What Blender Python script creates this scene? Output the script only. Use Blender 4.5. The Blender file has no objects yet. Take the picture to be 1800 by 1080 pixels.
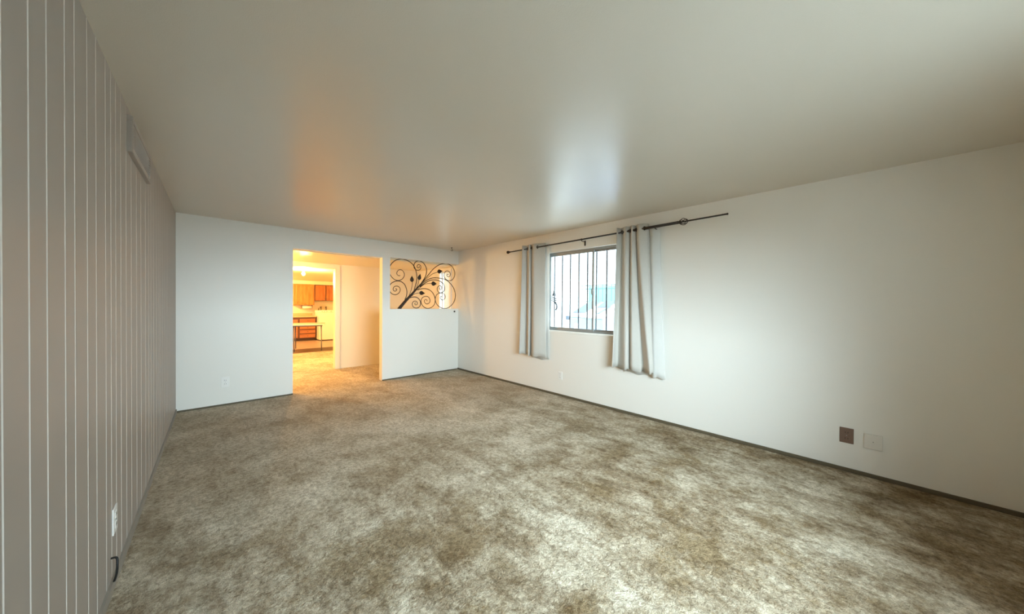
import bpy, bmesh, math, random
from mathutils import Vector, Matrix
random.seed(7)
S = bpy.context.scene
COL = S.collection
R = math.radians

# ------------------------------------------------------------------ camera
H = 2.44                       # ceiling height of the front room
XR, YF = 3.877, 5.714          # plane of the window wall, plane of the far wall
cam = bpy.data.cameras.new('camera')
cam.sensor_width = 36.0
cam.lens = 578.34 / 1800 * 36
cam.clip_start = 0.02
co = bpy.data.objects.new('camera', cam)
COL.objects.link(co)
YAW, PITCH, ROLL = 0.758258, -0.009010, 0.008037
fwd = Vector((math.sin(YAW) * math.cos(PITCH), math.cos(YAW) * math.cos(PITCH), math.sin(PITCH)))
rgt = Vector((math.cos(YAW), -math.sin(YAW), 0))
up = rgt.cross(fwd)
r2 = math.cos(ROLL) * rgt + math.sin(ROLL) * up
u2 = -math.sin(ROLL) * rgt + math.cos(ROLL) * up
M = Matrix((r2, u2, -fwd)).transposed().to_4x4()
M.translation = (0, 0, 1.3597)
co.matrix_world = M
S.camera = co

# ------------------------------------------------------------------ world, light, exposure
S.view_settings.view_transform = 'Standard'
S.view_settings.look = 'None'
S.view_settings.gamma = 1.0
S.view_settings.use_curve_mapping = False
S.view_settings.exposure = 0.38
w = bpy.data.worlds.new('sky')
S.world = w
w.use_nodes = True
nt = w.node_tree
bg = nt.nodes['Background']
tc = nt.nodes.new('ShaderNodeTexCoord')
# even bright sky plus the wide glow of a hazy low sun behind the camera
SUN_DIR = Vector((-0.33, -0.90, 0.32)).normalized()
SKY_BASE, SKY_GLOW = 4.2, 37.0
dp = nt.nodes.new('ShaderNodeVectorMath')
dp.operation = 'DOT_PRODUCT'
dp.inputs[1].default_value = SUN_DIR
nt.links.new(tc.outputs['Generated'], dp.inputs[0])
mr = nt.nodes.new('ShaderNodeMapRange')
mr.interpolation_type = 'SMOOTHERSTEP'
mr.inputs['From Min'].default_value = 0.60
mr.inputs['From Max'].default_value = 1.0
mr.inputs['To Min'].default_value = SKY_BASE
mr.inputs['To Max'].default_value = SKY_BASE + SKY_GLOW
nt.links.new(dp.outputs['Value'], mr.inputs['Value'])
nt.links.new(mr.outputs[0], bg.inputs['Strength'])
bg.inputs['Color'].default_value = (0.775, 0.92, 1.035, 1)

cy = S.cycles
cy.use_denoising = True
cy.max_bounces = 10
cy.diffuse_bounces = 7
cy.glossy_bounces = 4
cy.transparent_max_bounces = 12
cy.caustics_reflective = False
cy.caustics_refractive = False
cy.sample_clamp_indirect = 6.0


def portal(loc, rot, sx_, sy_):
    l = bpy.data.lights.new('daylight_portal', 'AREA')
    l.shape = 'RECTANGLE'
    l.size, l.size_y = sx_, sy_
    l.cycles.is_portal = True
    o = bpy.data.objects.new('daylight_portal', l)
    o.location, o.rotation_euler = loc, rot
    COL.objects.link(o)


def lamp_light(name, loc, energy, color, radius):
    l = bpy.data.lights.new(name, 'POINT')
    l.energy, l.color, l.shadow_soft_size = energy, color, radius
    o = bpy.data.objects.new(name, l)
    o.location = loc
    COL.objects.link(o)
    return o


# wide window in the near wall, behind the camera
NW = (0.20, 2.30, 0.86, 2.10)        # x0 x1 z0 z1
YN = -0.90
portal(((NW[0] + NW[1]) / 2, YN - 0.14, (NW[2] + NW[3]) / 2), (R(90), 0, 0), NW[1] - NW[0], NW[3] - NW[2])
portal((XR + 0.16, 2.54, 1.55), (0, R(90), 0), 1.15, 1.56)
portal((XR + 0.16, 6.22, 1.5), (0, R(90), 0), 1.1, 0.40)

WARM = (1.0, 0.57, 0.19)
lamp_light('kitchen_lamp_light', (1.76, 9.0, 1.93), 205, WARM, 0.06)
lamp_light('dining_lamp_light', (0.55, 6.70, 1.98), 92, (1.0, 0.56, 0.17), 0.08)

lamp_light('kitchen_fill_light', (1.1, 12.4, 2.0), 210, WARM, 0.10)  # unseen fill light added to brighten the far cabinets

# ------------------------------------------------------------------ materials
MATS = {}


def mat(name, col, rough=0.6, spec=0.5, metal=0.0, var=0.0, vscale=4.0, col2=None, bump=0.0, bscale=200.0, emit=None, estr=0.0,
        trans=0.0):
    if name in MATS:
        return MATS[name]
    m = bpy.data.materials.new(name)
    m.use_nodes = True
    n, k = m.node_tree.nodes, m.node_tree.links
    b = n['Principled BSDF']
    b.inputs['Roughness'].default_value = rough
    b.inputs['Specular IOR Level'].default_value = spec
    b.inputs['Metallic'].default_value = metal
    t = n.new('ShaderNodeTexCoord')
    no = n.new('ShaderNodeTexNoise')
    no.inputs['Scale'].default_value = vscale
    no.inputs['Detail'].default_value = 5
    k.new(t.outputs['Object'], no.inputs['Vector'])
    mx = n.new('ShaderNodeMix')
    mx.data_type = 'RGBA'
    c2 = col2 or tuple(c * (1 - var) for c in col)
    mx.inputs['A'].default_value = (*col, 1)
    mx.inputs['B'].default_value = (*c2, 1)
    k.new(no.outputs['Fac'], mx.inputs['Factor'])
    k.new(mx.outputs['Result'], b.inputs['Base Color'])
    if bump:
        n2 = n.new('ShaderNodeTexNoise')
        n2.inputs['Scale'].default_value = bscale
        n2.inputs['Detail'].default_value = 3
        k.new(t.outputs['Object'], n2.inputs['Vector'])
        bp = n.new('ShaderNodeBump')
        bp.inputs['Strength'].default_value = bump
        bp.inputs['Distance'].default_value = 0.004
        k.new(n2.outputs['Fac'], bp.inputs['Height'])
        k.new(bp.outputs[0], b.inputs['Normal'])
    if emit:
        b.inputs['Emission Color'].default_value = (*emit, 1)
        b.inputs['Emission Strength'].default_value = estr
    if trans:
        td = n.new('ShaderNodeBsdfTranslucent')
        k.new(mx.outputs['Result'], td.inputs['Color'])
        ms = n.new('ShaderNodeMixShader')
        ms.inputs[0].default_value = trans
        k.new(b.outputs[0], ms.inputs[1])
        k.new(td.outputs[0], ms.inputs[2])
        k.new(ms.outputs[0], n['Material Output'].inputs[0])
    MATS[name] = m
    return m


def wood_mat(name, c1, c2, rough, axis='Z', scale=3.0):
    m = bpy.data.materials.new(name)
    m.use_nodes = True
    n, k = m.node_tree.nodes, m.node_tree.links
    b = n['Principled BSDF']
    b.inputs['Roughness'].default_value = rough
    t = n.new('ShaderNodeTexCoord')
    mp = n.new('ShaderNodeMapping')
    sc = [14.0, 14.0, 14.0]
    sc['XYZ'.index(axis)] = 1.2
    mp.inputs['Scale'].default_value = [s * scale / 3 for s in sc]
    k.new(t.outputs['Object'], mp.inputs['Vector'])
    no = n.new('ShaderNodeTexNoise')
    no.inputs['Scale'].default_value = 1.6
    no.inputs['Detail'].default_value = 6
    no.inputs['Distortion'].default_value = 0.8
    k.new(mp.outputs[0], no.inputs['Vector'])
    cr = n.new('ShaderNodeValToRGB')
    cr.color_ramp.elements[0].position = 0.32
    cr.color_ramp.elements[1].position = 0.70
    cr.color_ramp.elements[0].color = (*c1, 1)
    cr.color_ramp.elements[1].color = (*c2, 1)
    k.new(no.outputs['Fac'], cr.inputs[0])
    k.new(cr.outputs[0], b.inputs['Base Color'])
    MATS[name] = m
    return m


def glass_mat(name, refl=0.5):
    m = bpy.data.materials.new(name)
    m.use_nodes = True
    n, k = m.node_tree.nodes, m.node_tree.links
    n.remove(n['Principled BSDF'])
    tr = n.new('ShaderNodeBsdfTransparent')
    tr.inputs[0].default_value = (0.95, 0.98, 0.97, 1)
    gl = n.new('ShaderNodeBsdfGlossy')
    gl.inputs['Roughness'].default_value = 0.02
    fr = n.new('ShaderNodeFresnel')
    fr.inputs[0].default_value = 1.35
    ms = n.new('ShaderNodeMixShader')
    ge = n.new('ShaderNodeNewGeometry')
    fm = n.new('ShaderNodeMath')
    fm.operation = 'SUBTRACT'
    fm.use_clamp = True
    k.new(fr.outputs[0], fm.inputs[0])
    k.new(ge.outputs['Backfacing'], fm.inputs[1])
    k.new(fm.outputs[0], ms.inputs[0])
    k.new(tr.outputs[0], ms.inputs[1])
    k.new(gl.outputs[0], ms.inputs[2])
    k.new(ms.outputs[0], n['Material Output'].inputs[0])
    MATS[name] = m
    return m


def carpet_mat():
    m = bpy.data.materials.new('shag_carpet')
    m.use_nodes = True
    n, k = m.node_tree.nodes, m.node_tree.links
    b = n['Principled BSDF']
    b.inputs['Roughness'].default_value = 0.95
    b.inputs['Specular IOR Level'].default_value = 0.1
    t = n.new('ShaderNodeTexCoord')

    def noise(scale, detail, rough=0.55, dist=0.0, off=0.0, sc=(1, 1, 1), rot=0.0):
        mp = n.new('ShaderNodeMapping')
        mp.inputs['Location'].default_value = (off, off * 0.7, 0)
        mp.inputs['Rotation'].default_value = (0, 0, rot)
        mp.inputs['Scale'].default_value = sc
        k.new(t.outputs['Object'], mp.inputs['Vector'])
        x = n.new('ShaderNodeTexNoise')
        x.inputs['Scale'].default_value = scale
        x.inputs['Detail'].default_value = detail
        x.inputs['Roughness'].default_value = rough
        x.inputs['Distortion'].default_value = dist
        k.new(mp.outputs[0], x.inputs['Vector'])
        return x.outputs['Fac']

    def ramp(src, p0, p1, c0, c1):
        cr = n.new('ShaderNodeValToRGB')
        cr.color_ramp.elements[0].position, cr.color_ramp.elements[1].position = p0, p1
        cr.color_ramp.elements[0].color, cr.color_ramp.elements[1].color = (*c0, 1), (*c1, 1)
        k.new(src, cr.inputs[0])
        return cr.outputs[0]

    def mix(mode, fac, a, bb):
        x = n.new('ShaderNodeMix')
        x.data_type, x.blend_type = 'RGBA', mode
        if isinstance(fac, float):
            x.inputs['Factor'].default_value = fac
        else:
            k.new(fac, x.inputs['Factor'])
        k.new(a, x.inputs['A'])
        k.new(bb, x.inputs['B'])
        return x.outputs['Result']

    # blotches and streaks blend in more strongly on the half nearer the front wall
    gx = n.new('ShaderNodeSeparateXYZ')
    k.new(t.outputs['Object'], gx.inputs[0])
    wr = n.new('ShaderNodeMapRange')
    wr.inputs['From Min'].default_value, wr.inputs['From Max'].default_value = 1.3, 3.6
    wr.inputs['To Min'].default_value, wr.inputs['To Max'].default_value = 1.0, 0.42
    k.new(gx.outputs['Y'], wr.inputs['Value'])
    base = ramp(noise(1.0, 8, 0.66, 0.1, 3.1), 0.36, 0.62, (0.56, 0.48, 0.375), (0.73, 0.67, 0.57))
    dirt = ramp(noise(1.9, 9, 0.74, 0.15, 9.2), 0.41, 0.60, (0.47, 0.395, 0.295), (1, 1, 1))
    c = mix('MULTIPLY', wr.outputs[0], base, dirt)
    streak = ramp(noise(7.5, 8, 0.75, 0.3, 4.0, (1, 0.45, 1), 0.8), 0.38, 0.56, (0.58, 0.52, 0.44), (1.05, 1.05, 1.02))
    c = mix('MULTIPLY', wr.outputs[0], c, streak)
    tuft = ramp(noise(34, 6, 0.8, 0.3), 0.36, 0.58, (0.42, 0.375, 0.31), (1.16, 1.16, 1.14))
    c = mix('MULTIPLY', 0.75, c, tuft)
    fib = ramp(noise(190, 3, 0.7), 0.30, 0.70, (0.52, 0.50, 0.47), (1.25, 1.25, 1.22))
    c = mix('MULTIPLY', 0.6, c, fib)
    k.new(c, b.inputs['Base Color'])
    b1 = n.new('ShaderNodeBump')
    b1.inputs['Strength'].default_value = 0.8
    b1.inputs['Distance'].default_value = 0.03
    k.new(noise(42, 5, 0.65, 0.8), b1.inputs['Height'])
    b2 = n.new('ShaderNodeBump')
    b2.inputs['Strength'].default_value = 0.45
    b2.inputs['Distance'].default_value = 0.006
    k.new(noise(190, 3, 0.6), b2.inputs['Height'])
    k.new(b1.outputs[0], b2.inputs['Normal'])
    k.new(b2.outputs[0], b.inputs['Normal'])
    return m


WALL = mat('wall_paint', (0.80, 0.785, 0.735), 0.42, 0.45, var=0.04, vscale=2.0, bump=0.10, bscale=160)
PLATE = mat('painted_plate', (0.70, 0.68, 0.63), 0.45, 0.4)
WALLF = mat('back_room_paint', (0.80, 0.71, 0.52), 0.40, 0.45, var=0.05, vscale=2.0)
CEIL = mat('ceiling_paint', (0.66, 0.61, 0.53), 0.28, 0.6, var=0.05, vscale=1.5, bump=0.12, bscale=220)
PANEL = mat('panelling_paint', (0.36, 0.315, 0.275), 0.45, 0.35, var=0.08, vscale=3.0)
GROOVE = mat('groove_paint', (0.56, 0.52, 0.47), 0.5, 0.3)
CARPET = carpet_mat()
VINYL = mat('kitchen_vinyl', (0.44, 0.33, 0.27), 0.35, 0.5, var=0.15, vscale=8)
STRIP = mat('brown_threshold', (0.09, 0.048, 0.024), 0.5, 0.4, var=0.3, vscale=12)
BASEB = mat('baseboard_paint', (0.13, 0.105, 0.065), 0.6, 0.3, var=0.3, vscale=9)
BASEP = mat('panelling_base_paint', (0.30, 0.27, 0.23), 0.6, 0.3, var=0.1)
WHITE = mat('white_trim_paint', (0.84, 0.83, 0.79), 0.4, 0.5, var=0.03)
ALU = mat('aluminium_frame', (0.30, 0.31, 0.30), 0.4, 0.5, metal=0.35, var=0.1)
BARM = mat('painted_bar', (0.14, 0.14, 0.15), 0.5, 0.4, var=0.1)
IRON = mat('dark_iron', (0.042, 0.028, 0.020), 0.45, 0.5, metal=0.4, var=0.2, vscale=30)
ROD = mat('dark_bronze_rod', (0.045, 0.035, 0.030), 0.4, 0.5, metal=0.5, var=0.2, vscale=30)
FAB = mat('grey_curtain_fabric', (0.56, 0.535, 0.485), 0.9, 0.1, var=0.06, vscale=30, bump=0.15, bscale=900, trans=0.03)
LIN = mat('white_lining', (0.86, 0.85, 0.82), 0.9, 0.1, var=0.03, vscale=20, trans=0.45)
BLIND = mat('white_blind_cloth', (0.84, 0.82, 0.76), 0.8, 0.1, var=0.05, vscale=12, trans=0.40)
PLW = mat('white_plastic', (0.82, 0.81, 0.78), 0.35, 0.5)
PLB = mat('brown_plastic', (0.20, 0.125, 0.09), 0.4, 0.5, var=0.1)
SLOT = mat('dark_slot', (0.03, 0.028, 0.025), 0.6, 0.3)
BLK = mat('black_rubber', (0.015, 0.014, 0.013), 0.5, 0.4)
VENTM = mat('vent_paint', (0.60, 0.57, 0.55), 0.5, 0.4, var=0.05)
HONEY = wood_mat('honey_cabinet_wood', (0.42, 0.17, 0.035), (0.60, 0.28, 0.07), 0.25)
OAKD = wood_mat('red_cabinet_wood', (0.30, 0.10, 0.025), (0.46, 0.17, 0.045), 0.22)
OAKB = wood_mat('base_cabinet_wood', (0.30, 0.11, 0.04), (0.46, 0.19, 0.07), 0.3, 'X')
DARKW = mat('dark_cabinet_frame_wood', (0.13, 0.045, 0.016), 0.35, 0.5, var=0.2, vscale=10)
COUNTER = mat('counter_laminate', (0.62, 0.46, 0.25), 0.3, 0.5, var=0.1, vscale=20)
APPL = mat('appliance_enamel', (0.88, 0.87, 0.82), 0.2, 0.5)
BRASS = mat('aged_brass', (0.16, 0.11, 0.05), 0.4, 0.5, metal=0.7)
TABT = mat('table_laminate', (0.60, 0.55, 0.46), 0.3, 0.5, var=0.06)
PAPER = mat('paper_towel', (0.88, 0.87, 0.83), 0.9, 0.1)
BULB = mat('bulb_glow', (1.0, 0.9, 0.7), 0.4, 0.2, emit=(1.0, 0.80, 0.42), estr=40.0)
GLASS = glass_mat('window_glass')
BLUE = mat('blue_bin_paint', (0.15, 0.22, 0.36), 0.5, 0.4, var=0.1)
LIDD = mat('grey_lid_plastic', (0.05, 0.065, 0.085), 0.45, 0.5, var=0.2, vscale=6)
BINW = mat('white_sheen_and_sticker', (0.85, 0.86, 0.85), 0.6, 0.3, var=0.03)  # white of the lids is sky sheen put into colour; also the sticker
TEAL = mat('teal_wall_paint', (0.12, 0.31, 0.33), 0.7, 0.3, var=0.1)
FENC = mat('fence_iron', (0.04, 0.09, 0.10), 0.5, 0.4)
GROUND = mat('pale_concrete', (0.68, 0.68, 0.66), 0.9, 0.2, var=0.12, vscale=1.5)
STUC = mat('pale_stucco', (0.72, 0.72, 0.70), 0.9, 0.2, var=0.06, vscale=3, bump=0.2, bscale=90)
ORN = mat('weathered_grey_metal', (0.12, 0.12, 0.13), 0.5, 0.4, metal=0.3)


# ------------------------------------------------------------------ mesh helpers
def link(name, me, m, parent=None, loc=None):
    o = bpy.data.objects.new(name, me)
    for x in (m if isinstance(m, (list, tuple)) else [m]):
        me.materials.append(x)
    COL.objects.link(o)
    if parent is not None:
        o.parent = parent
    if loc is not None:
        o.location = loc
    return o


def obj(name, bm, m, parent=None, smooth=False, bevel=0.0, loc=None):
    bmesh.ops.recalc_face_normals(bm, faces=bm.faces)
    me = bpy.data.meshes.new(name)
    bm.to_mesh(me)
    bm.free()
    if smooth:
        for p in me.polygons:
            p.use_smooth = True
    o = link(name, me, m, parent, loc)
    if bevel:
        b = o.modifiers.new('bevel', 'BEVEL')
        b.width, b.segments, b.limit_method = bevel, 2, 'ANGLE'
    return o


def box(bm, x0, x1, y0, y1, z0, z1, mi=0, mtx=None):
    v = [bm.verts.new((x, y, z)) for x in (x0, x1) for y in (y0, y1) for z in (z0, z1)]
    if mtx is not None:
        for q in v:
            q.co = mtx @ q.co
    for a in ((0, 1, 3, 2), (4, 6, 7, 5), (0, 4, 5, 1), (2, 3, 7, 6), (0, 2, 6, 4), (1, 5, 7, 3)):
        f = bm.faces.new([v[i] for i in a])
        f.material_index = mi
    return bm


def B(*a, **k):
    return box(bmesh.new(), *a, **k)


def tube(bm, pts, rad, seg=10, caps=True):
    """tube along a polyline; rad is a number or one per point"""
    pts = [Vector(p) for p in pts]
    rs = rad if isinstance(rad, (list, tuple)) else [rad] * len(pts)
    rings, prev = [], None
    for i, p in enumerate(pts):
        a = pts[max(0, i - 1)]
        b = pts[min(len(pts) - 1, i + 1)]
        t = (b - a).normalized()
        if prev is None:
            ref = Vector((0, 0, 1)) if abs(t.z) < 0.9 else Vector((1, 0, 0))
            nrm = t.cross(ref).normalized()
        else:
            nrm = (prev - t * prev.dot(t)).normalized()
        prev = nrm
        bn = t.cross(nrm)
        rings.append([bm.verts.new(p + rs[i] * (math.cos(2 * math.pi * j / seg) * nrm + math.sin(2 * math.pi * j / seg) * bn))
                      for j in range(seg)])
    for r0, r1 in zip(rings, rings[1:]):
        for j in range(seg):
            bm.faces.new((r0[j], r0[(j + 1) % seg], r1[(j + 1) % seg], r1[j]))
    if caps:
        bm.faces.new(rings[0][::-1])
        bm.faces.new(rings[-1])
    return bm


def lathe(bm, prof, axis='Z', seg=20, origin=(0, 0, 0)):
    o = Vector(origin)

    def P(r, h, a):
        c, s = r * math.cos(a), r * math.sin(a)
        return o + Vector({'Z': (c, s, h), 'Y': (c, h, s), 'X': (h, c, s)}[axis])
    rings = []
    for r, h in prof:
        rings.append([bm.verts.new(P(max(r, 1e-5), h, 2 * math.pi * j / seg)) for j in range(seg)])
    for r0, r1 in zip(rings, rings[1:]):
        for j in range(seg):
            bm.faces.new((r0[j], r0[(j + 1) % seg], r1[(j + 1) % seg], r1[j]))
    bm.faces.new(rings[0][::-1])
    bm.faces.new(rings[-1])
    return bm


def torus(bm, c, axis, R_, r_, seg=20, sub=8):
    c = Vector(c)
    ax = Vector(axis).normalized()
    u = ax.cross(Vector((0, 0, 1)) if abs(ax.z) < 0.9 else Vector((1, 0, 0))).normalized()
    v = ax.cross(u)
    g = []
    for i in range(seg):
        a = 2 * math.pi * i / seg
        d = math.cos(a) * u + math.sin(a) * v
        g.append([bm.verts.new(c + d * (R_ + r_ * math.cos(2 * math.pi * j / sub)) + ax * r_ * math.sin(2 * math.pi * j / sub))
                  for j in range(sub)])
    for i in range(seg):
        for j in range(sub):
            bm.faces.new((g[i][j], g[(i + 1) % seg][j], g[(i + 1) % seg][(j + 1) % sub], g[i][(j + 1) % sub]))
    return bm


def smooth_path(p, n=6):
    p = [Vector(q) for q in p]
    out = []
    for i in range(len(p) - 1):
        a, b, c, d = p[max(0, i - 1)], p[i], p[i + 1], p[min(len(p) - 1, i + 2)]
        for j in range(n):
            t = j / n
            out.append(0.5 * ((2 * b) + (c - a) * t + (2 * a - 5 * b + 4 * c - d) * t * t + (3 * b - a - 3 * c + d) * t ** 3))
    out.append(p[-1])
    return out


def struct(o):
    o['kind'] = 'structure'
    return o


def tag(o, label, cat, group=None):
    o['label'], o['category'] = label, cat
    if group:
        o['group'] = group
    return o


def thing(name, label, cat, loc=(0, 0, 0), rz=0.0, group=None):
    o = bpy.data.objects.new(name, None)
    o.empty_display_size = 0.1
    COL.objects.link(o)
    o.location = loc
    o.rotation_euler = (0, 0, rz)
    return tag(o, label, cat, group)


def part(name, bm, m, root, smooth=False, bevel=0.0):
    """bm is in world space; the part is parented to root and keeps its place"""
    inv = Matrix.LocRotScale(root.location, root.rotation_euler, root.scale).inverted()
    p = root.parent
    while p is not None:
        inv = inv @ Matrix.LocRotScale(p.location, p.rotation_euler, p.scale).inverted()
        p = p.parent
    bmesh.ops.transform(bm, matrix=inv, verts=bm.verts)
    return obj(name, bm, m, root, smooth, bevel)


def holed_slab(u0, u1, z0, z1, holes, place, t):
    """slab with rectangular holes; place(u, z, d) gives the world point, d from 0 (room face) to t"""
    us = sorted({u0, u1, *[h[0] for h in holes], *[h[1] for h in holes]})
    zs = sorted({z0, z1, *[h[2] for h in holes], *[h[3] for h in holes]})
    bm = bmesh.new()

    def solid(i, j):
        if i < 0 or j < 0 or i >= len(us) - 1 or j >= len(zs) - 1:
            return False
        cu, cz = (us[i] + us[i + 1]) / 2, (zs[j] + zs[j + 1]) / 2
        return not any(h[0] < cu < h[1] and h[2] < cz < h[3] for h in holes)

    def quad(*p):
        bm.faces.new([bm.verts.new(place(*q)) for q in p])
    for i in range(len(us) - 1):
        for j in range(len(zs) - 1):
            if not solid(i, j):
                continue
            a, b, c, d = us[i], us[i + 1], zs[j], zs[j + 1]
            quad((a, c, 0), (b, c, 0), (b, d, 0), (a, d, 0))
            quad((a, c, t), (a, d, t), (b, d, t), (b, c, t))
            if not solid(i - 1, j):
                quad((a, c, 0), (a, d, 0), (a, d, t), (a, c, t))
            if not solid(i + 1, j):
                quad((b, c, 0), (b, c, t), (b, d, t), (b, d, 0))
            if not solid(i, j - 1):
                quad((a, c, 0), (a, c, t), (b, c, t), (b, c, 0))
            if not solid(i, j + 1):
                quad((a, d, 0), (b, d, 0), (b, d, t), (a, d, t))
    bmesh.ops.remove_doubles(bm, verts=bm.verts, dist=1e-5)
    return bm


# ------------------------------------------------------------------ shell
def xl(y):                      # the panelled left wall runs slightly off square
    return -0.218 - 0.02637 * (YF - y)


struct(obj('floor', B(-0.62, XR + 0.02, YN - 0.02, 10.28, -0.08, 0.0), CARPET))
struct(obj('trim_1', B(-0.5, XR + 0.02, 10.28, 11.16, -0.08, 0.0), STRIP))
struct(obj('floor_kitchen', B(-0.5, XR + 0.02, 11.16, 14.2, -0.08, 0.0), VINYL))
struct(obj('ceiling', B(-0.62, XR + 0.14, YN - 0.12, YF + 0.12, H, H + 0.1), CEIL))
struct(obj('ceiling_kitchen', B(-0.62, XR + 0.14, YF + 0.12, 14.2, 2.14, 2.54), WALLF))

DOOR = (0.985, 2.300, 0.0, 2.15)
PASS = (2.437, XR, 1.255, 2.168)
struct(obj('wall_far', holed_slab(-0.35, XR, 0.0, H, [DOOR, PASS], lambda u, z, d: (u, YF + d, z), 0.12), WALL))
WIN1 = (1.75, 3.335, 0.962, 2.145)
WIN2 = (6.02, 6.42, 0.90, 2.06)
struct(obj('wall_right', holed_slab(YN - 0.1, 14.2, 0.0, H, [WIN1, WIN2], lambda u, z, d: (XR + d, u, z), 0.14), WALL))
struct(obj('wall_near', holed_slab(-0.6, XR + 0.01, 0.0, H, [NW], lambda u, z, d: (u, YN - d, z), 0.12), WALL))

# left wall: sheet panelling with narrow lighter grooves
gy = [2.42, 2.52, 2.635, 2.77, 2.915, 3.085, 3.245, 3.425]
y = 2.42
for i in range(26):
    y -= (0.10, 0.155, 0.125, 0.15)[i % 4]
    gy.append(y)
y = 3.425
for i in range(18):
    y += (0.15, 0.11, 0.14, 0.17)[i % 4]
    gy.append(y)
gy = sorted(g for g in gy if YN < g < YF - 0.03)


def left_wall():
    bm = bmesh.new()
    prof = [(YN - 0.1, 0.0, 0)]
    for g in gy:
        prof += [(g - 0.005, 0.0, 1), (g - 0.002, -0.003, 1), (g + 0.002, -0.003, 1), (g + 0.005, 0.0, 0)]
    prof.append((YF + 0.02, 0.0, 0))
    vs = [[bm.verts.new((xl(yy) + d, yy, z)) for z in (0.0, H)] for yy, d, _ in prof]
    for i in range(len(prof) - 1):
        f = bm.faces.new((vs[i][0], vs[i + 1][0], vs[i + 1][1], vs[i][1]))
        f.material_index = prof[i][2]
    # body of the wall behind the panelling, 
    t = 0.14
    for y0, y1, z0, z1 in ((YN - 0.1, YF + 0.02, 0, H),):
        v = [bm.verts.new((xl(yy) - 0.004 - d, yy, z)) for d in (0, t) for yy in (y0, y1) for z in (z0, z1)]
        for a in ((0, 1, 3, 2), (4, 6, 7, 5), (0, 4, 5, 1), (2, 3, 7, 6), (0, 2, 6, 4), (1, 5, 7, 3)):
            bm.faces.new([v[i] for i in a])
    me = bpy.data.meshes.new('wall_left')
    bm.to_mesh(me)
    bm.free()
    return struct(link('wall_left', me, [PANEL, GROOVE]))


left_wall()
# rooms behind: partition, header, kitchen end wall, hidden left wall
struct(obj('wall_partition', B(2.05, XR + 0.005, 7.371, 7.48, 0, 2.14), WALLF))
struct(obj('wall_header', B(-0.48, 2.05, 7.371, 7.48, 2.055, 2.14), WALLF))
struct(obj('wall_kitchen', B(-0.5, XR + 0.02, 14.05, 14.2, 0, 2.2), WALLF))
struct(obj('wall_kitchen_left', B(-0.62, -0.48, YF + 0.12, 14.2, 0, 2.2), WALLF))
struct(obj('trim_2', B(1.995, 2.088, 7.352, 7.49, 0, 2.055), WALLF, bevel=0.004))
struct(obj('trim_3', B(-0.4, 2.088, 7.352, 7.372, 2.045, 2.112), WALLF, bevel=0.004))
struct(obj('trim_4', B(2.05, 3.877, 13.70, 14.05, 2.015, 2.14), WALLF))
# thin baseboards
struct(obj('baseboard_right', B(XR - 0.012, XR, YN, YF, 0, 0.032), BASEB, bevel=0.004))
bm = B(-0.215, 0.985, YF - 0.010, YF, 0, 0.020)
box(bm, 2.300, XR - 0.012, YF - 0.010, YF, 0, 0.020)
struct(obj('baseboard_far', bm, BASEB, bevel=0.003))
bm = bmesh.new()
v = [bm.verts.new((xl(yy) + d, yy, z)) for d in (-0.002, 0.010) for yy in (YN, YF - 0.01) for z in (0, 0.045)]
for a in ((0, 1, 3, 2), (4, 6, 7, 5), (0, 4, 5, 1), (2, 3, 7, 6), (0, 2, 6, 4), (1, 5, 7, 3)):
    bm.faces.new([v[i] for i in a])
struct(obj('baseboard_left', bm, BASEP))

# ------------------------------------------------------------------ windows
def rect_frame(bm, X0, X1, y0, y1, z0, z1, wy, wz):
    box(bm, X0, X1, y0, y1, z0, z0 + wz)
    box(bm, X0, X1, y0, y1, z1 - wz, z1)
    box(bm, X0, X1, y0, y0 + wy, z0 + wz, z1 - wz)
    box(bm, X0, X1, y1 - wy, y1, z0 + wz, z1 - wz)
    return bm


win = bpy.data.objects.new('window_1', None)
COL.objects.link(win)
win.location = (XR, 2.54, WIN1[2])
struct(win)
y0, y1, z0, z1 = WIN1
part('window_frame', rect_frame(bmesh.new(), XR + 0.055, XR + 0.11, y0, y1, z0, z1, 0.022, 0.025), ALU, win)
ym = 2.545
part('sash', rect_frame(bmesh.new(), XR + 0.06, XR + 0.085, ym - 0.022, y1 - 0.02, z0 + 0.02, z1 - 0.02, 0.026, 0.034), ALU, win)
part('sash', rect_frame(bmesh.new(), XR + 0.086, XR + 0.108, y0 + 0.02, ym + 0.022, z0 + 0.02, z1 - 0.02, 0.026, 0.034), ALU, win)
part('pane', B(XR + 0.071, XR + 0.074, ym, y1 - 0.04, z0 + 0.05, z1 - 0.05), GLASS, win)
part('pane', B(XR + 0.096, XR + 0.099, y0 + 0.04, ym, z0 + 0.05, z1 - 0.05), GLASS, win)
part('window_sill', B(XR - 0.012, XR + 0.055, y0 + 0.001, y1 - 0.001, z0 - 0.022, z0 + 0.004), WHITE, win, bevel=0.004)
part('window_latch', B(XR + 0.048, XR + 0.062, ym - 0.012, ym + 0.012, 1.50, 1.58), ALU, win, bevel=0.003)

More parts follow.
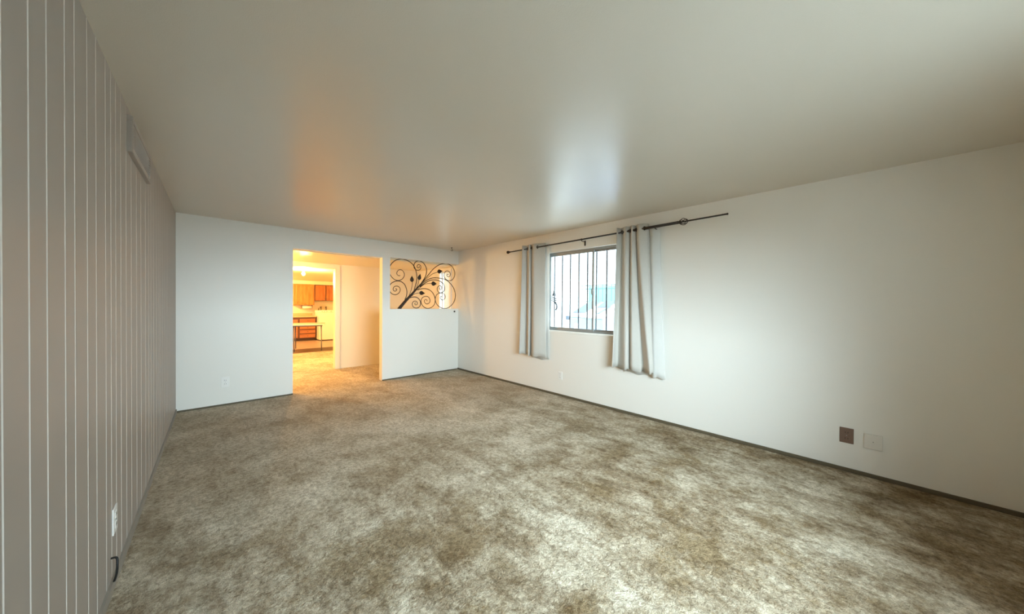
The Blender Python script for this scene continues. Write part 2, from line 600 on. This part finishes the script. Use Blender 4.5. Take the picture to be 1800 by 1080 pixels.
win2 = bpy.data.objects.new('window_2', None)
COL.objects.link(win2)
win2.location = (XR, 6.22, WIN2[2])
struct(win2)
y0, y1, z0, z1 = WIN2
part('window_frame', rect_frame(bmesh.new(), XR - 0.022, XR - 0.0005, y0 - 0.055, y1 + 0.055, z0 - 0.06, z1 + 0.055, 0.060, 0.065), WHITE, win2, bevel=0.004)
part('sash', rect_frame(bmesh.new(), XR + 0.05, XR + 0.08, y0 + 0.001, y1 - 0.001, z0 + 0.001, z1 - 0.001, 0.03, 0.03), WHITE, win2)
part('blind', B(XR + 0.036, XR + 0.038, y0 + 0.006, y1 - 0.09, z0 + 0.02, z1 - 0.002), BLIND, win2)
part('pane', B(XR + 0.064, XR + 0.067, y0 + 0.03, y1 - 0.03, z0 + 0.03, z1 - 0.03), GLASS, win2)

# wide sliding window behind the camera
d1 = bpy.data.objects.new('window_3', None)
COL.objects.link(d1)
d1.location = (2.0, YN, NW[2])
struct(d1)
x0, x1, z0, z1 = NW
bm = bmesh.new()
for a in ((x0, x1, z0, z0 + 0.05), (x0, x1, z1 - 0.05, z1), (x0, x0 + 0.05, z0, z1), (x1 - 0.05, x1, z0, z1), (1.97, 2.03, z0, z1)):
    box(bm, a[0], a[1], YN - 0.08, YN - 0.03, a[2], a[3])
part('window_frame', bm, ALU, d1)
part('pane', B(x0, x1, YN - 0.057, YN - 0.053, z0, z1), GLASS, d1)

# ------------------------------------------------------------------ outside
struct(obj('ground', B(-30, 40, -30, 40, -0.30, -0.10), GROUND))
# (the house floor sits on its own slab above the ground)

grille = thing('security_grille', 'row of slim dark vertical security bars outside the living room window', 'security bars', (4.03, 2.5, 0.9))
part('rail', B(4.02, 4.04, 1.70, 3.42, 2.17, 2.20), BARM, grille)
part('rail', B(4.02, 4.04, 1.70, 3.42, 0.905, 0.935), BARM, grille)
for yy in (3.285, 3.134, 2.984, 2.831, 2.683, 2.535, 2.375, 2.223, 2.07, 1.92, 1.77):
    part('bar', B(4.023, 4.035, yy - 0.009, yy + 0.009, 0.93, 2.18), BARM, grille)

orn = thing('hanging_ornament', 'small grey slatted ornament with curled tail hanging on the leftmost window bars', 'ornament', (4.01, 3.275, 1.60))
part('cone', lathe(bmesh.new(), [(0.003, 0.0), (0.018, -0.06), (0.036, -0.11)], seg=12, origin=(4.005, 3.275, 1.60)), ORN, orn)
for i in range(3):
    z = 1.475 - i * 0.028
    part('slat', tube(bmesh.new(), [(4.0, 3.345, z - 0.005 + 0.02), (4.0, 3.275, z - 0.015), (4.0, 3.225, z - 0.03)], 0.008, 6), ORN, orn)
part('tail', tube(bmesh.new(), smooth_path([(4.0, 3.265, 1.40), (4.0, 3.225, 1.36), (4.0, 3.215, 1.31), (4.0, 3.24, 1.27)]),
                  0.012, 6), ORN, orn, True)

# blue alley bin
bn = thing('alley_bin', 'large blue bin with sloping grey lids, their sky sheen painted white, seen through the window', 'bin', (8.4, 5.39, -0.1))
bm = bmesh.new()
pr = [(8.10, -0.05), (8.0, 0.965), (8.85, 1.40), (8.85, -0.05)]
vv = [[bm.verts.new((x, yy, z)) for x, z in pr] for yy in (4.80, 5.97)]
bm.faces.new(vv[0][::-1])
bm.faces.new(vv[1])
for i in range(4):
    bm.faces.new((vv[0][i], vv[0][(i + 1) % 4], vv[1][(i + 1) % 4], vv[1][i]))
part('body', bm, BLUE, bn, bevel=0.03)
sl = Vector((0.85, 0, 0.435)).normalized()
nrm = Vector((-sl.z, 0, sl.x))


def lid_panel(y0, y1, s0, s1, lift, th, skew=0.0):
    b = bmesh.new()
    P0 = Vector((8.0, 0, 0.965))
    v = []
    for h in (lift, lift + th):
        for s, yy in ((s0, y0), (s0, y1), (s1, y1 + skew), (s1, y0 + skew)):
            q = P0 + sl * s + nrm * h
            v.append(b.verts.new((q.x, yy, q.z)))
    for a in ((0, 3, 2, 1), (4, 5, 6, 7), (0, 1, 5, 4), (1, 2, 6, 5), (2, 3, 7, 6), (3, 0, 4, 7)):
        b.faces.new([v[i] for i in a])
    return b


part('lid', lid_panel(5.40, 5.93, 0.02, 0.97, 0.015, 0.03), BINW, bn, bevel=0.008)
part('lid', lid_panel(4.79, 5.37, -0.02, 0.97, 0.015, 0.03), BINW, bn, bevel=0.008)
part('lid_flap', lid_panel(5.52, 5.96, 0.22, 0.96, 0.05, 0.02, -0.16), LIDD, bn, bevel=0.006)
part('lid_flap', lid_panel(4.93, 5.33, 0.58, 0.98, 0.05, 0.02, -0.06), LIDD, bn, bevel=0.006)
part('lid_flap', lid_panel(5.02, 5.12, 0.20, 0.62, 0.05, 0.02, -0.16), LIDD, bn, bevel=0.006)
part('side_lug', B(8.02, 8.30, 5.97, 6.12, 0.90, 1.02), LIDD, bn, bevel=0.02)
part('sticker', B(8.008, 8.030, 5.62, 5.78, 0.64, 0.80), BINW, bn)

fence = thing('iron_fence', 'tall thin picket iron fence in front of the teal wall outside', 'fence', (11.0, 5.7, -0.1))
part('rail', B(10.985, 11.015, 4.2, 7.66, 2.085, 2.115), FENC, fence)
part('rail', B(10.985, 11.015, 4.2, 7.66, 1.95, 1.98), FENC, fence)
part('rail', B(10.985, 11.015, 4.2, 7.66, 1.46, 1.485), FENC, fence)
part('rail', B(10.985, 11.015, 4.2, 7.66, 0.50, 0.53), FENC, fence)
yy = 4.25
while yy < 7.66:
    part('picket', B(10.991, 11.009, yy - 0.008, yy + 0.008, -0.1, 2.24), FENC, fence)
    yy += 0.185
tag(obj('teal_wall', B(11.7, 11.9, 3.4, 7.75, -0.1, 2.12), TEAL), 'teal painted wall standing behind the iron fence', 'wall')
tag(obj('neighbouring_wall', B(13.5, 13.8, 7.0, 22.0, -0.1, 1.7), STUC), 'pale sunlit stucco wall far beyond the window', 'wall')

# ------------------------------------------------------------------ curtain rod and curtains
RX = XR - 0.09
Z_R = 2.250
rod = thing('curtain_rod', 'long dark bronze telescoping curtain rod above the living room window', 'curtain rod', (RX, 2.5, Z_R))


def rz_(yv):                    # the rod rises a little towards the near end
    return 2.236 + (4.1 - yv) * 0.0105


part('outer_tube', tube(bmesh.new(), [(RX, 1.95, rz_(1.95)), (RX, 1.345, rz_(1.345))], 0.0155, 14), ROD, rod, True)
part('middle_tube', tube(bmesh.new(), [(RX, 4.08, rz_(4.08)), (RX, 1.94, rz_(1.94))], 0.0095, 14), ROD, rod, True)
part('inner_tube', tube(bmesh.new(), [(RX, 1.35, rz_(1.35)), (RX, 0.915, rz_(0.915))], 0.0080, 14), ROD, rod, True)
part('end_cap', lathe(bmesh.new(), [(0.008, 0), (0.0105, -0.002), (0.0105, -0.012), (0.006, -0.015)], 'Y', 14, (RX, 0.917, rz_(0.917))), ROD, rod, True)
part('finial', lathe(bmesh.new(), [(0.010, -0.02), (0.014, -0.01), (0.012, 0.0), (0.020, 0.012), (0.026, 0.028), (0.024, 0.044), (0.014, 0.056), (0.004, 0.060)],
                     'Y', 18, (RX, 4.075, rz_(4.08))), ROD, rod, True)
bm = bmesh.new()                # twisted cage finial at the near end of the outer tube
for k in range(6):
    pts = []
    for i in range(13):
        t = i / 12
        a = 2 * math.pi * k / 6 + t * 1.6
        rr = 0.012 + 0.024 * math.sin(math.pi * t)
        pts.append((RX + rr * math.cos(a), 1.36 - 0.085 * t, rz_(1.32) + rr * math.sin(a)))
    tube(bm, pts, 0.0034, 6)
part('cage_finial', bm, ROD, rod, True)
part('collar', lathe(bmesh.new(), [(0.012, 0), (0.017, -0.005), (0.017, -0.016), (0.012, -0.02)], 'Y', 16, (RX, 1.39, rz_(1.37))), ROD, rod, True)
for yb in (2.627, 1.625):
    bm = bmesh.new()
    z = rz_(yb)
    tube(bm, [(RX, yb, z - 0.012), (RX + 0.012, yb, z - 0.022), (XR - 0.004, yb, z - 0.022)], 0.005, 8)
    torus(bm, (RX, yb, z), (0, 1, 0), 0.0125, 0.003, 16, 6)
    box(bm, XR - 0.006, XR - 0.0005, yb - 0.010, yb + 0.010, z - 0.075, z - 0.005)
    part('bracket', bm, ROD, rod, False)


def fold_path(p, n=6, passes=2):
    """straight runs with softened corners"""
    p = [Vector(q) for q in p]
    out = [p[i].lerp(p[i + 1], j / n) for i in range(len(p) - 1) for j in range(n)] + [p[-1]]
    for _ in range(passes):
        out = [out[0]] + [0.25 * out[i - 1] + 0.5 * out[i] + 0.25 * out[i + 1] for i in range(1, len(out) - 1)] + [out[-1]]
    return out


def curtain_sheet(top, bot, z_top, z_bot, rows=26, n=5):
    """top/bot: lists of (y, x); smooth across, straight folds that ease from top to bottom"""
    bm = bmesh.new()
    T = fold_path([(a[0], a[1], 0) for a in top])
    Bm = fold_path([(a[0], a[1], 0) for a in bot])
    N = len(T)
    g = []
    for r in range(rows + 1):
        t = r / rows
        e = t ** 1.25
        row = []
        for i in range(N):
            p = T[i].lerp(Bm[i], e)
            wob = 0.004 * math.sin(5.0 * t + i * 0.33) * t
            zb = z_bot + 0.012 * math.sin(i * 0.5)
            row.append(bm.verts.new((p.y + wob, p.x + 0.6 * wob, z_top + (zb - z_top) * t)))
        g.append(row)
    for r in range(rows):
        for i in range(N - 1):
            bm.faces.new((g[r][i], g[r][i + 1], g[r + 1][i + 1], g[r + 1][i]))
    return bm


def fabric(name, bm, m, root, th=0.0022):
    o = part(name, bm, m, root, True)
    s = o.modifiers.new('thickness', 'SOLIDIFY')
    s.thickness = th
    return o


def grommets(root, ys):
    for yv in ys:
        part('grommet', torus(bmesh.new(), (RX, yv, rz_(yv)), (0.25, 1, 0), 0.0195, 0.0055, 18, 8), ROD, root, True)


c1 = thing('curtain', 'grey grommet curtain hanging left of the window', 'curtain', (RX, 3.5, 0.52), group='pair of grey curtains on the bronze rod')
topL = [(3.740, 3.755), (3.699, 3.815), (3.698, 3.83), (3.585, 3.755), (3.581, 3.81), (3.59, 3.825), (3.502, 3.755), (3.41, 3.8), (3.317, 3.84)]
botL = [(3.785, 3.75), (3.715, 3.82), (3.712, 3.84), (3.581, 3.75), (3.599, 3.815), (3.617, 3.84), (3.475, 3.745), (3.358, 3.79), (3.272, 3.83)]
fabric('fabric', curtain_sheet(topL, botL, 2.300, 0.548), FAB, c1)
linL = [(3.50, 3.835), (3.41, 3.845), (3.32, 3.856), (3.250, 3.860)]
linLb = [(3.52, 3.840), (3.42, 3.835), (3.33, 3.845), (3.240, 3.858)]
fabric('lining', curtain_sheet(linL, linLb, 2.285, 0.512), LIN, c1, 0.0015)
grommets(c1, (3.640, 3.545, 3.43))
c2 = thing('curtain', 'grey grommet curtain hanging right of the window, one fold flaring open', 'curtain', (RX, 1.8, 0.52), group='pair of grey curtains on the bronze rod')
topR = [(2.085, 3.755), (2.066, 3.835), (1.979, 3.765), (1.941, 3.81), (1.942, 3.825), (1.894, 3.76), (1.865, 3.81), (1.867, 3.825), (1.817, 3.755), (1.725, 3.8), (1.716, 3.84)]
botR = [(2.115, 3.73), (2.108, 3.845), (1.946, 3.745), (1.93, 3.8), (1.941, 3.835), (1.87, 3.745), (1.773, 3.8), (1.783, 3.85), (1.64, 3.745), (1.632, 3.785), (1.631, 3.83)]
fabric('fabric', curtain_sheet(topR, botR, 2.318, 0.570), FAB, c2)
linR = [(2.03, 3.862), (1.90, 3.855), (1.80, 3.855), (1.72, 3.852), (1.67, 3.812), (1.635, 3.830), (1.595, 3.858)]
linRb = [(2.03, 3.868), (1.90, 3.866), (1.80, 3.866), (1.69, 3.852), (1.62, 3.800), (1.570, 3.815), (1.515, 3.855)]
fabric('lining', curtain_sheet(linR, linRb, 2.290, 0.520), LIN, c2, 0.0015)
grommets(c2, (2.025, 1.918, 1.842, 1.745))

# ------------------------------------------------------------------ outlets, vent, small fittings
def outlet(label, kind, place, wv, hv, group=None, sockets=1, pm=PLW, fm=PLW):
    """place(u, v, d): u along the wall, v up, d out of the wall, from the plate's centre"""
    o = thing('wall_outlet' if sockets else 'blank_wall_plate', label, kind, place(0, 0, 0), group=group)

    def slab(u0, u1, v0, v1, d0, d1):
        bm = bmesh.new()
        v = [bm.verts.new(place(u, z, d)) for u in (u0, u1) for d in (d0, d1) for z in (v0, v1)]
        for a in ((0, 1, 3, 2), (4, 6, 7, 5), (0, 4, 5, 1), (2, 3, 7, 6), (0, 2, 6, 4), (1, 5, 7, 3)):
            bm.faces.new([v[i] for i in a])
        return bm
    part('cover_plate', slab(-wv / 2, wv / 2, -hv / 2, hv / 2, 0.0, 0.006 if sockets else 0.013), pm, o, bevel=0.002)
    for s in range(sockets):
        cu = (s - (sockets - 1) / 2) * 0.046
        for cv in (-0.024, 0.024):
            q = part('socket', slab(cu - 0.016, cu + 0.016, cv - 0.014, cv + 0.014, 0.005, 0.008), fm, o, bevel=0.002)
            b2 = slab(cu - 0.009, cu - 0.006, cv - 0.005, cv + 0.007, 0.0075, 0.0088)
            b3 = slab(cu + 0.006, cu + 0.009, cv - 0.005, cv + 0.007, 0.0075, 0.0088)
            me = bpy.data.meshes.new('x')
            b3.to_mesh(me)
            b2.from_mesh(me)
            b3.free()
            part('slots', b2, SLOT, q)
    part('screw', slab(-0.003, 0.003, -0.003, 0.003, 0.005, 0.0085 if sockets else 0.0145), ALU, o)
    return o


outlet('white duplex outlet low on the far wall left of the doorway', 'outlet', lambda u, v, d: (0.237 + u, YF - d, 0.305 + v), 0.082, 0.135)
outlet('white outlet low on the wall under the window', 'outlet', lambda u, v, d: (XR - d, 3.038 - u, 0.305 + v), 0.072, 0.118)
outlet('brown two gang outlet plate on the window wall', 'outlet', lambda u, v, d: (XR - d, 0.060 - u, 0.297 + v), 0.082, 0.125, sockets=1, pm=PLB, fm=PLB)
outlet('blank plate painted wall colour beside the brown outlet', 'wall plate', lambda u, v, d: (XR - d, -0.088 - u, 0.288 + v), 0.100, 0.115, sockets=0, pm=PLATE)
outlet('white outlet low on the panelled left wall', 'outlet', lambda u, v, d: (xl(2.46) + 0.02637 * u + d, 2.46 + u, 0.305 + v), 0.080, 0.125)
cs = obj('cable_stub', tube(bmesh.new(), smooth_path([(xl(2.39) - 0.004, 2.40, 0.150), (xl(2.39) + 0.018, 2.395, 0.148), (xl(2.39) + 0.022, 2.382, 0.12),
                                                        (xl(2.39) + 0.020, 2.380, 0.08), (xl(2.39) + 0.012, 2.383, 0.046)]), 0.0045, 8), BLK, smooth=True)
tag(cs, 'short black cable stub poking from the panelled wall near the floor', 'cable')

vt = thing('wall_vent', 'pale rectangular air register high on the panelled left wall', 'vent', (xl(3.135), 3.135, 2.29))
ang = math.atan(0.02637)
VM = Matrix.Translation((xl(3.135), 3.135, 2.29)) @ Matrix.Rotation(-ang, 4, 'Z')
bm = bmesh.new()
for a in ((-0.345, 0.345, -0.10, -0.072), (-0.345, 0.345, 0.072, 0.10), (-0.345, -0.31, -0.072, 0.072), (0.31, 0.345, -0.072, 0.072)):
    box(bm, -0.004, 0.022, a[0], a[1], a[2], a[3], mtx=VM)
part('frame', bm, PANEL, vt, bevel=0.003)
part('backing', box(bmesh.new(), -0.003, 0.002, -0.31, 0.31, -0.072, 0.072, mtx=VM), VENTM, vt)
for i in range(9):
    zc = -0.064 + i * 0.016
    m4 = VM @ Matrix.Translation((0.012, 0, zc)) @ Matrix.Rotation(R(35), 4, 'Y')
    part('louvre', box(bmesh.new(), -0.010, 0.010, -0.309, 0.309, -0.001, 0.001, mtx=m4), VENTM, vt)

hk = thing('ceiling_hook', 'small dark hook screwed into the ceiling near the far corner', 'hook', (3.52, 5.42, H))
part('base', lathe(bmesh.new(), [(0.004, -0.012), (0.014, -0.008), (0.016, 0.001)], seg=16, origin=(3.52, 5.42, H)), IRON, hk, True)
part('hook', tube(bmesh.new(), smooth_path([(3.52, 5.42, H - 0.01), (3.52, 5.42, H - 0.03), (3.535, 5.41, H - 0.045), (3.53, 5.413, H - 0.062),
                                             (3.512, 5.425, H - 0.060), (3.508, 5.428, H - 0.048)]), 0.004, 8), IRON, hk, True)
bt = obj('dark_knob', lathe(bmesh.new(), [(0.006, 0.004), (0.010, 0.0), (0.017, -0.010), (0.018, -0.018), (0.012, -0.024), (0.003, -0.026)], 'Y', 16), IRON,
         smooth=True, loc=(3.776, YF - 0.003, 1.198))
tag(bt, 'small round dark knob on the half wall below the iron scroll panel', 'knob')

# ------------------------------------------------------------------ iron scroll panel in the pass-through
# outline in panel units (1080 wide), laid on the plane of the panel
YS = 5.775
SX = (2.4666, 0.001470)        # filled below


def panel_point(px, py):
    d = fwd + (px - 900) / 578.34 * r2 - (py - 540) / 578.34 * u2
    q = Vector((0, 0, 1.3597)) + d * (YS / d.y)
    return q


def A_(p):                      # first outline sheet
    return panel_point(670 + p[0] / 7.2, 425 + p[1] / 7.2)


def B_(p):                      # second outline sheet (right half, larger scale)
    return panel_point(740 + p[0] / 9.818, 445 + p[1] / 9.818)


scr = thing('iron_scroll_panel', 'dark iron branch with scrolls and leaves filling the wall opening', 'metal wall art', (3.13, YS, 1.255))
tr = smooth_path([A_(p) for p in [(222, 856), (300, 762), (380, 675), (440, 607), (490, 550), (535, 498)]], 6)
part('trunk', tube(bmesh.new(), tr, [0.031 - 0.025 * (i / (len(tr) - 1)) ** 1.1 for i in range(len(tr))], 12), IRON, scr, True)
SC_A = [
    [(412, 640), (430, 570), (445, 515), (452, 440), (437, 360), (405, 295), (350, 248), (290, 225), (235, 222), (180, 238), (135, 275), (106, 325), (98, 368), (110, 410), (140, 455),
     (180, 485), (225, 492), (265, 475), (290, 440), (292, 405), (275, 372), (245, 355), (215, 365), (198, 395), (205, 420), (225, 432), (240, 430)],
    [(300, 735), (318, 695), (326, 640), (318, 590), (295, 540), (255, 508), (210, 498), (165, 507), (125, 532), (100, 575), (103, 615), (118, 642), (145, 665), (185, 672), (220, 655), (240, 620),
     (235, 585), (210, 565), (180, 565), (157, 582), (152, 608), (165, 625), (185, 625), (198, 610), (192, 597), (180, 601)],
    [(505, 530), (550, 460), (572, 400), (572, 340), (550, 290), (515, 255), (475, 242), (440, 255), (418, 285), (415, 320), (430, 350), (460, 363), (490, 355), (503, 330), (498, 303),
     (475, 290), (458, 300), (455, 320), (470, 332), (485, 322), (480, 310)],
    [(455, 612), (520, 597), (580, 600), (630, 625), (665, 670), (683, 730), (675, 790), (640, 830), (590, 847), (545, 830), (512, 790), (505, 745), (525, 708), (565, 692), (600, 704), (618, 740),
     (610, 775), (580, 790), (555, 777), (546, 752), (560, 733), (580, 740), (578, 755)],
    [(360, 712), (420, 700), (465, 715), (495, 755), (497, 800), (475, 832), (440, 842), (405, 825), (393, 790), (405, 762), (430, 752), (452, 762), (460, 785), (447, 800), (430, 798), (425, 782), (437, 774)],
]
SC_B = [
    [(-20, 560), (60, 460), (130, 375), (200, 290), (270, 230), (345, 192), (420, 180), (490, 198), (545, 245), (580, 320), (582, 385), (560, 440), (525, 472), (485, 480), (440, 462), (408, 425), (395, 375),
     (415, 328), (455, 308), (497, 335), (506, 380), (485, 410), (455, 405), (446, 380), (460, 364), (476, 376)],
    [(-20, 572), (40, 515), (110, 465), (190, 434), (270, 430), (350, 440), (430, 465), (500, 520), (560, 600), (590, 690), (590, 780), (560, 860), (500, 925), (430, 957), (360, 950), (300, 915),
     (260, 860), (246, 790), (265, 730), (310, 698), (360, 690), (400, 710), (418, 750), (410, 792), (375, 812), (345, 798), (332, 770), (346, 750), (362, 760)],
    [(-20, 585), (60, 525), (150, 476), (220, 465), (290, 472), (350, 500), (395, 550), (410, 610), (395, 660), (350, 688), (310, 682), (285, 650), (280, 610), (300, 575), (332, 566), (358, 592),
     (352, 625), (330, 633), (319, 612), (334, 600)],
]
for q, f_ in [(s, A_) for s in SC_A] + [(s, B_) for s in SC_B]:
    pp = smooth_path([f_(p) for p in q], 4)
    n_ = len(pp)
    part('scroll', tube(bmesh.new(), pp, [0.0078 - 0.0022 * i / n_ for i in range(n_)], 8), IRON, scr, True)
STEMS = [[(352, 690), (385, 595), (396, 505)], [(430, 620), (464, 545), (481, 470)], [(520, 520), (610, 440), (660, 405), (720, 385)],
         [(470, 600), (540, 545), (590, 531), (650, 531)], [(380, 695), (430, 660), (500, 651)]]
LEAVES = [((390, 512), (389, 432), 25), ((477, 487), (496, 408), 23), ((710, 382), (778, 372), 26), ((634, 530), (704, 535), 27), ((482, 648), (555, 655), 25)]
for st, (a, b, wd) in zip(STEMS, LEAVES):
    sp = smooth_path([A_(p) for p in st], 6)
    part('stem', tube(bmesh.new(), sp, 0.0048, 8), IRON, scr, True)
    a3, b3 = A_(a), A_(b)
    ax = (b3 - a3)
    L = ax.length
    ax.normalize()
    sd = Vector((-ax.z, 0, ax.x))
    bm = bmesh.new()
    prof = [(0.0, 0.05), (0.08, 0.50), (0.20, 0.86), (0.36, 1.0), (0.55, 0.84), (0.75, 0.46), (0.90, 0.18), (1.0, 0.02)]
    wm = wd / 7.2 / 85.0
    rows = []
    for t, ww in prof:
        c = a3 + ax * L * t
        rows.append([bm.verts.new(c + sd * wm * ww * s + Vector((0, dd, 0))) for s, dd in ((-1, 0), (-0.5, -0.010 * ww), (0, -0.014 * ww), (0.5, -0.010 * ww), (1, 0), (0.5, 0.010 * ww), (-0.5, 0.010 * ww))])
    for r0, r1 in zip(rows, rows[1:]):
        for j in range(7):
            bm.faces.new((r0[j], r0[(j + 1) % 7], r1[(j + 1) % 7], r1[j]))
    bm.faces.new(rows[0])
    bm.faces.new(rows[-1][::-1])
    part('leaf', bm, IRON, scr, True)

# ------------------------------------------------------------------ kitchen beyond
lp = thing('ceiling_lamp', 'glowing bare bulb lamp on the low ceiling beyond the doorway', 'lamp', (1.76, 9.0, 2.14))
part('canopy', lathe(bmesh.new(), [(0.022, -0.05), (0.05, -0.030), (0.062, -0.008), (0.064, 0.0)], seg=20, origin=(1.76, 9.0, 2.14)), APPL, lp, True)
part('bulb', lathe(bmesh.new(), [(0.014, 0.0), (0.018, -0.02), (0.034, -0.045), (0.036, -0.065), (0.024, -0.090), (0.004, -0.098)], seg=18, origin=(1.76, 9.0, 2.09)), BULB, lp, True)


def front(y, x0, x1, z0, z1, root, m, name='door', knob=None, rail=0.05):
    """raised-panel cabinet front facing the camera (-y)"""
    bm = bmesh.new()
    box(bm, x0, x1, y - 0.010, y, z0, z1)
    for a in ((x0, x1, z0, z0 + rail), (x0, x1, z1 - rail, z1), (x0, x0 + rail, z0 + rail, z1 - rail), (x1 - rail, x1, z0 + rail, z1 - rail)):
        box(bm, a[0], a[1], y - 0.020, y - 0.010, a[2], a[3])
    d = part(name, bm, m, root, bevel=0.003)
    if knob:
        part('knob', lathe(bmesh.new(), [(0.005, 0.0), (0.006, -0.012), (0.014, -0.018), (0.012, -0.026), (0.003, -0.028)], 'Y', 12, (knob[0], y - 0.02, knob[1])), BRASS, d, True)
    return d


u1 = thing('upper_cabinet', 'tall honey wood upper cabinet on the left over the kitchen counter', 'cabinet', (2.75, 14.05, 1.265))
part('body', B(2.39, 3.03, 13.735, 14.045, 1.265, 2.015), HONEY, u1)
front(13.735, 2.455, 3.00, 1.285, 1.985, u1, HONEY, knob=(2.49, 1.36), rail=0.055)
u3 = thing('upper_cabinet', 'shorter reddish wood upper cabinet with two doors above the white appliance', 'cabinet', (3.4, 14.05, 1.42))
part('body', B(3.035, 3.80, 13.735, 14.045, 1.42, 2.015), DARKW, u3)
front(13.735, 3.065, 3.392, 1.435, 1.99, u3, OAKD, knob=(3.37, 1.50), rail=0.045)
front(13.735, 3.425, 3.755, 1.435, 1.99, u3, OAKD, knob=(3.44, 1.50), rail=0.045)

bc = thing('base_cabinet', 'brown wood base cabinet with four drawers under the kitchen counter', 'cabinet', (2.4, 13.75, 0))
part('body', B(1.20, 3.02, 13.44, 14.03, 0.09, 0.834), DARKW, bc)
part('toe_kick', B(1.20, 3.02, 13.50, 14.03, 0.0, 0.09), STRIP, bc)
front(13.44, 1.25, 1.85, 0.12, 0.62, bc, OAKB, knob=(1.80, 0.55))
front(13.44, 1.90, 2.46, 0.12, 0.62, bc, OAKB, knob=(1.95, 0.55))
for z0, z1 in ((0.115, 0.235), (0.268, 0.385), (0.418, 0.535), (0.640, 0.775)):
    front(13.44, 2.52, 2.995, z0, z1, bc, OAKB, 'drawer', ((2.76, (z0 + z1) / 2)), rail=0.022)
front(13.44, 1.90, 2.46, 0.645, 0.76, bc, OAKB, 'drawer', (2.2, 0.70), rail=0.022)
ct = thing('countertop', 'tan laminate kitchen countertop with low backsplash over the drawers', 'countertop', (2.1, 13.75, 0.835))
part('top', B(1.18, 3.025, 13.40, 14.05, 0.835, 0.875), COUNTER, ct, bevel=0.006)
part('backsplash', B(1.18, 3.025, 14.025, 14.05, 0.875, 0.965), COUNTER, ct, bevel=0.004)

wa = thing('washing_machine', 'white boxy appliance with rear control panel standing right of the drawers', 'appliance', (3.4, 13.4, 0))
part('body', B(3.05, 3.72, 13.08, 13.75, 0.03, 0.985), APPL, wa, bevel=0.012)
part('lid', B(3.09, 3.68, 13.11, 13.58, 0.985, 0.998), APPL, wa, bevel=0.005)
bm = bmesh.new()
pr = [(13.60, 0.985), (13.64, 1.075), (13.75, 1.075), (13.75, 0.985)]
vv = [[bm.verts.new((x, yy, z)) for yy, z in pr] for x in (3.05, 3.72)]
bm.faces.new(vv[0])
bm.faces.new(vv[1][::-1])
for i in range(4):
    bm.faces.new((vv[0][i], vv[0][(i + 1) % 4], vv[1][(i + 1) % 4], vv[1][i]))
part('control_panel', bm, APPL, wa, bevel=0.006)
for xk in (3.26, 3.34, 3.42, 3.56):
    part('dial', lathe(bmesh.new(), [(0.017, 0.0), (0.016, -0.016), (0.004, -0.018)], 'Y', 14, (xk, 13.622, 1.03)), VENTM, wa, True)
for xf in (3.10, 3.67):
    for yf in (13.13, 13.70):
        part('foot', lathe(bmesh.new(), [(0.022, 0.0), (0.022, 0.012), (0.012, 0.035)], 'Z', 12, (xf, yf, 0)), BLK, wa, True)


def tap(xc, label):
    o = thing('wall_tap', label, 'tap', (xc, 14.05, 1.15), group='taps on the kitchen wall')
    part('pipe', tube(bmesh.new(), smooth_path([(xc, 14.052, 1.16), (xc, 13.99, 1.16), (xc, 13.965, 1.14), (xc - 0.006, 13.96, 1.04)]), 0.017, 10), BRASS, o, True)
    part('handle', lathe(bmesh.new(), [(0.004, 0.0), (0.034, 0.006), (0.036, 0.016), (0.006, 0.024)], 'Z', 14, (xc, 13.985, 1.185)), BRASS, o, True)
    part('stem', tube(bmesh.new(), [(xc, 13.985, 1.155), (xc, 13.985, 1.19)], 0.008, 8), BRASS, o, True)


tap(3.307, 'left of two dark brass taps on the wall above the white appliance')
tap(3.48, 'right of two dark brass taps on the wall above the white appliance')
sb = thing('small_bottle', 'small dark bottle on the back edge of the white appliance', 'bottle', (3.16, 13.69, 1.075))
part('body', lathe(bmesh.new(), [(0.022, 0.0), (0.024, 0.01), (0.022, 0.045), (0.010, 0.06)], 'Z', 14, (3.16, 13.69, 1.075)), BRASS, sb, True)
part('cap', lathe(bmesh.new(), [(0.011, 0.058), (0.011, 0.075), (0.006, 0.078)], 'Z', 12, (3.16, 13.69, 1.075)), BLK, sb, True)

pt = thing('paper_towel_holder', 'white paper towel roll on a holder under the honey wood upper cabinet', 'paper towel', (2.82, 13.86, 1.265))
part('roll', lathe(bmesh.new(), [(0.020, 2.675), (0.054, 2.675), (0.054, 2.975), (0.020, 2.975)], 'X', 22, (0, 13.86, 1.185)), PAPER, pt, True)
for xb in (2.655, 2.985):
    part('bracket', B(xb - 0.006, xb + 0.006, 13.83, 13.89, 1.155, 1.265), BRASS, pt, bevel=0.003)
part('bar', tube(bmesh.new(), [(2.655, 13.86, 1.185), (2.985, 13.86, 1.185)], 0.008, 8), BRASS, pt, True)

# small table seen end-on
tb = thing('folding_table', 'light topped table on thin dark legs in the room beyond the doorway', 'table', (2.1, 10.85, 0), rz=math.atan2(-0.231, 0.973))
v_ = Vector((0.231, 0.973, 0))
u_ = Vector((0.973, -0.231, 0))
c0 = Vector((2.50, 10.50, 0))
TM = Matrix.Translation(c0) @ Matrix.Rotation(math.atan2(-0.231, 0.973), 4, 'Z')
part('top', box(bmesh.new(), -0.95, 0.095, -0.10, 0.80, 0.722, 0.750, mtx=TM), TABT, tb, bevel=0.005)
part('apron', box(bmesh.new(), -0.85, 0.02, -0.02, 0.72, 0.690, 0.722, mtx=TM), BARM, tb)
for du in (-0.654, 0.0):
    for dv in (0.0, 0.70):
        p = c0 + u_ * du + v_ * dv
        part('leg', tube(bmesh.new(), [(p.x - 0.01, p.y, 0.70), (p.x, p.y, 0.0)], [0.016, 0.013], 10), BARM, tb, True)
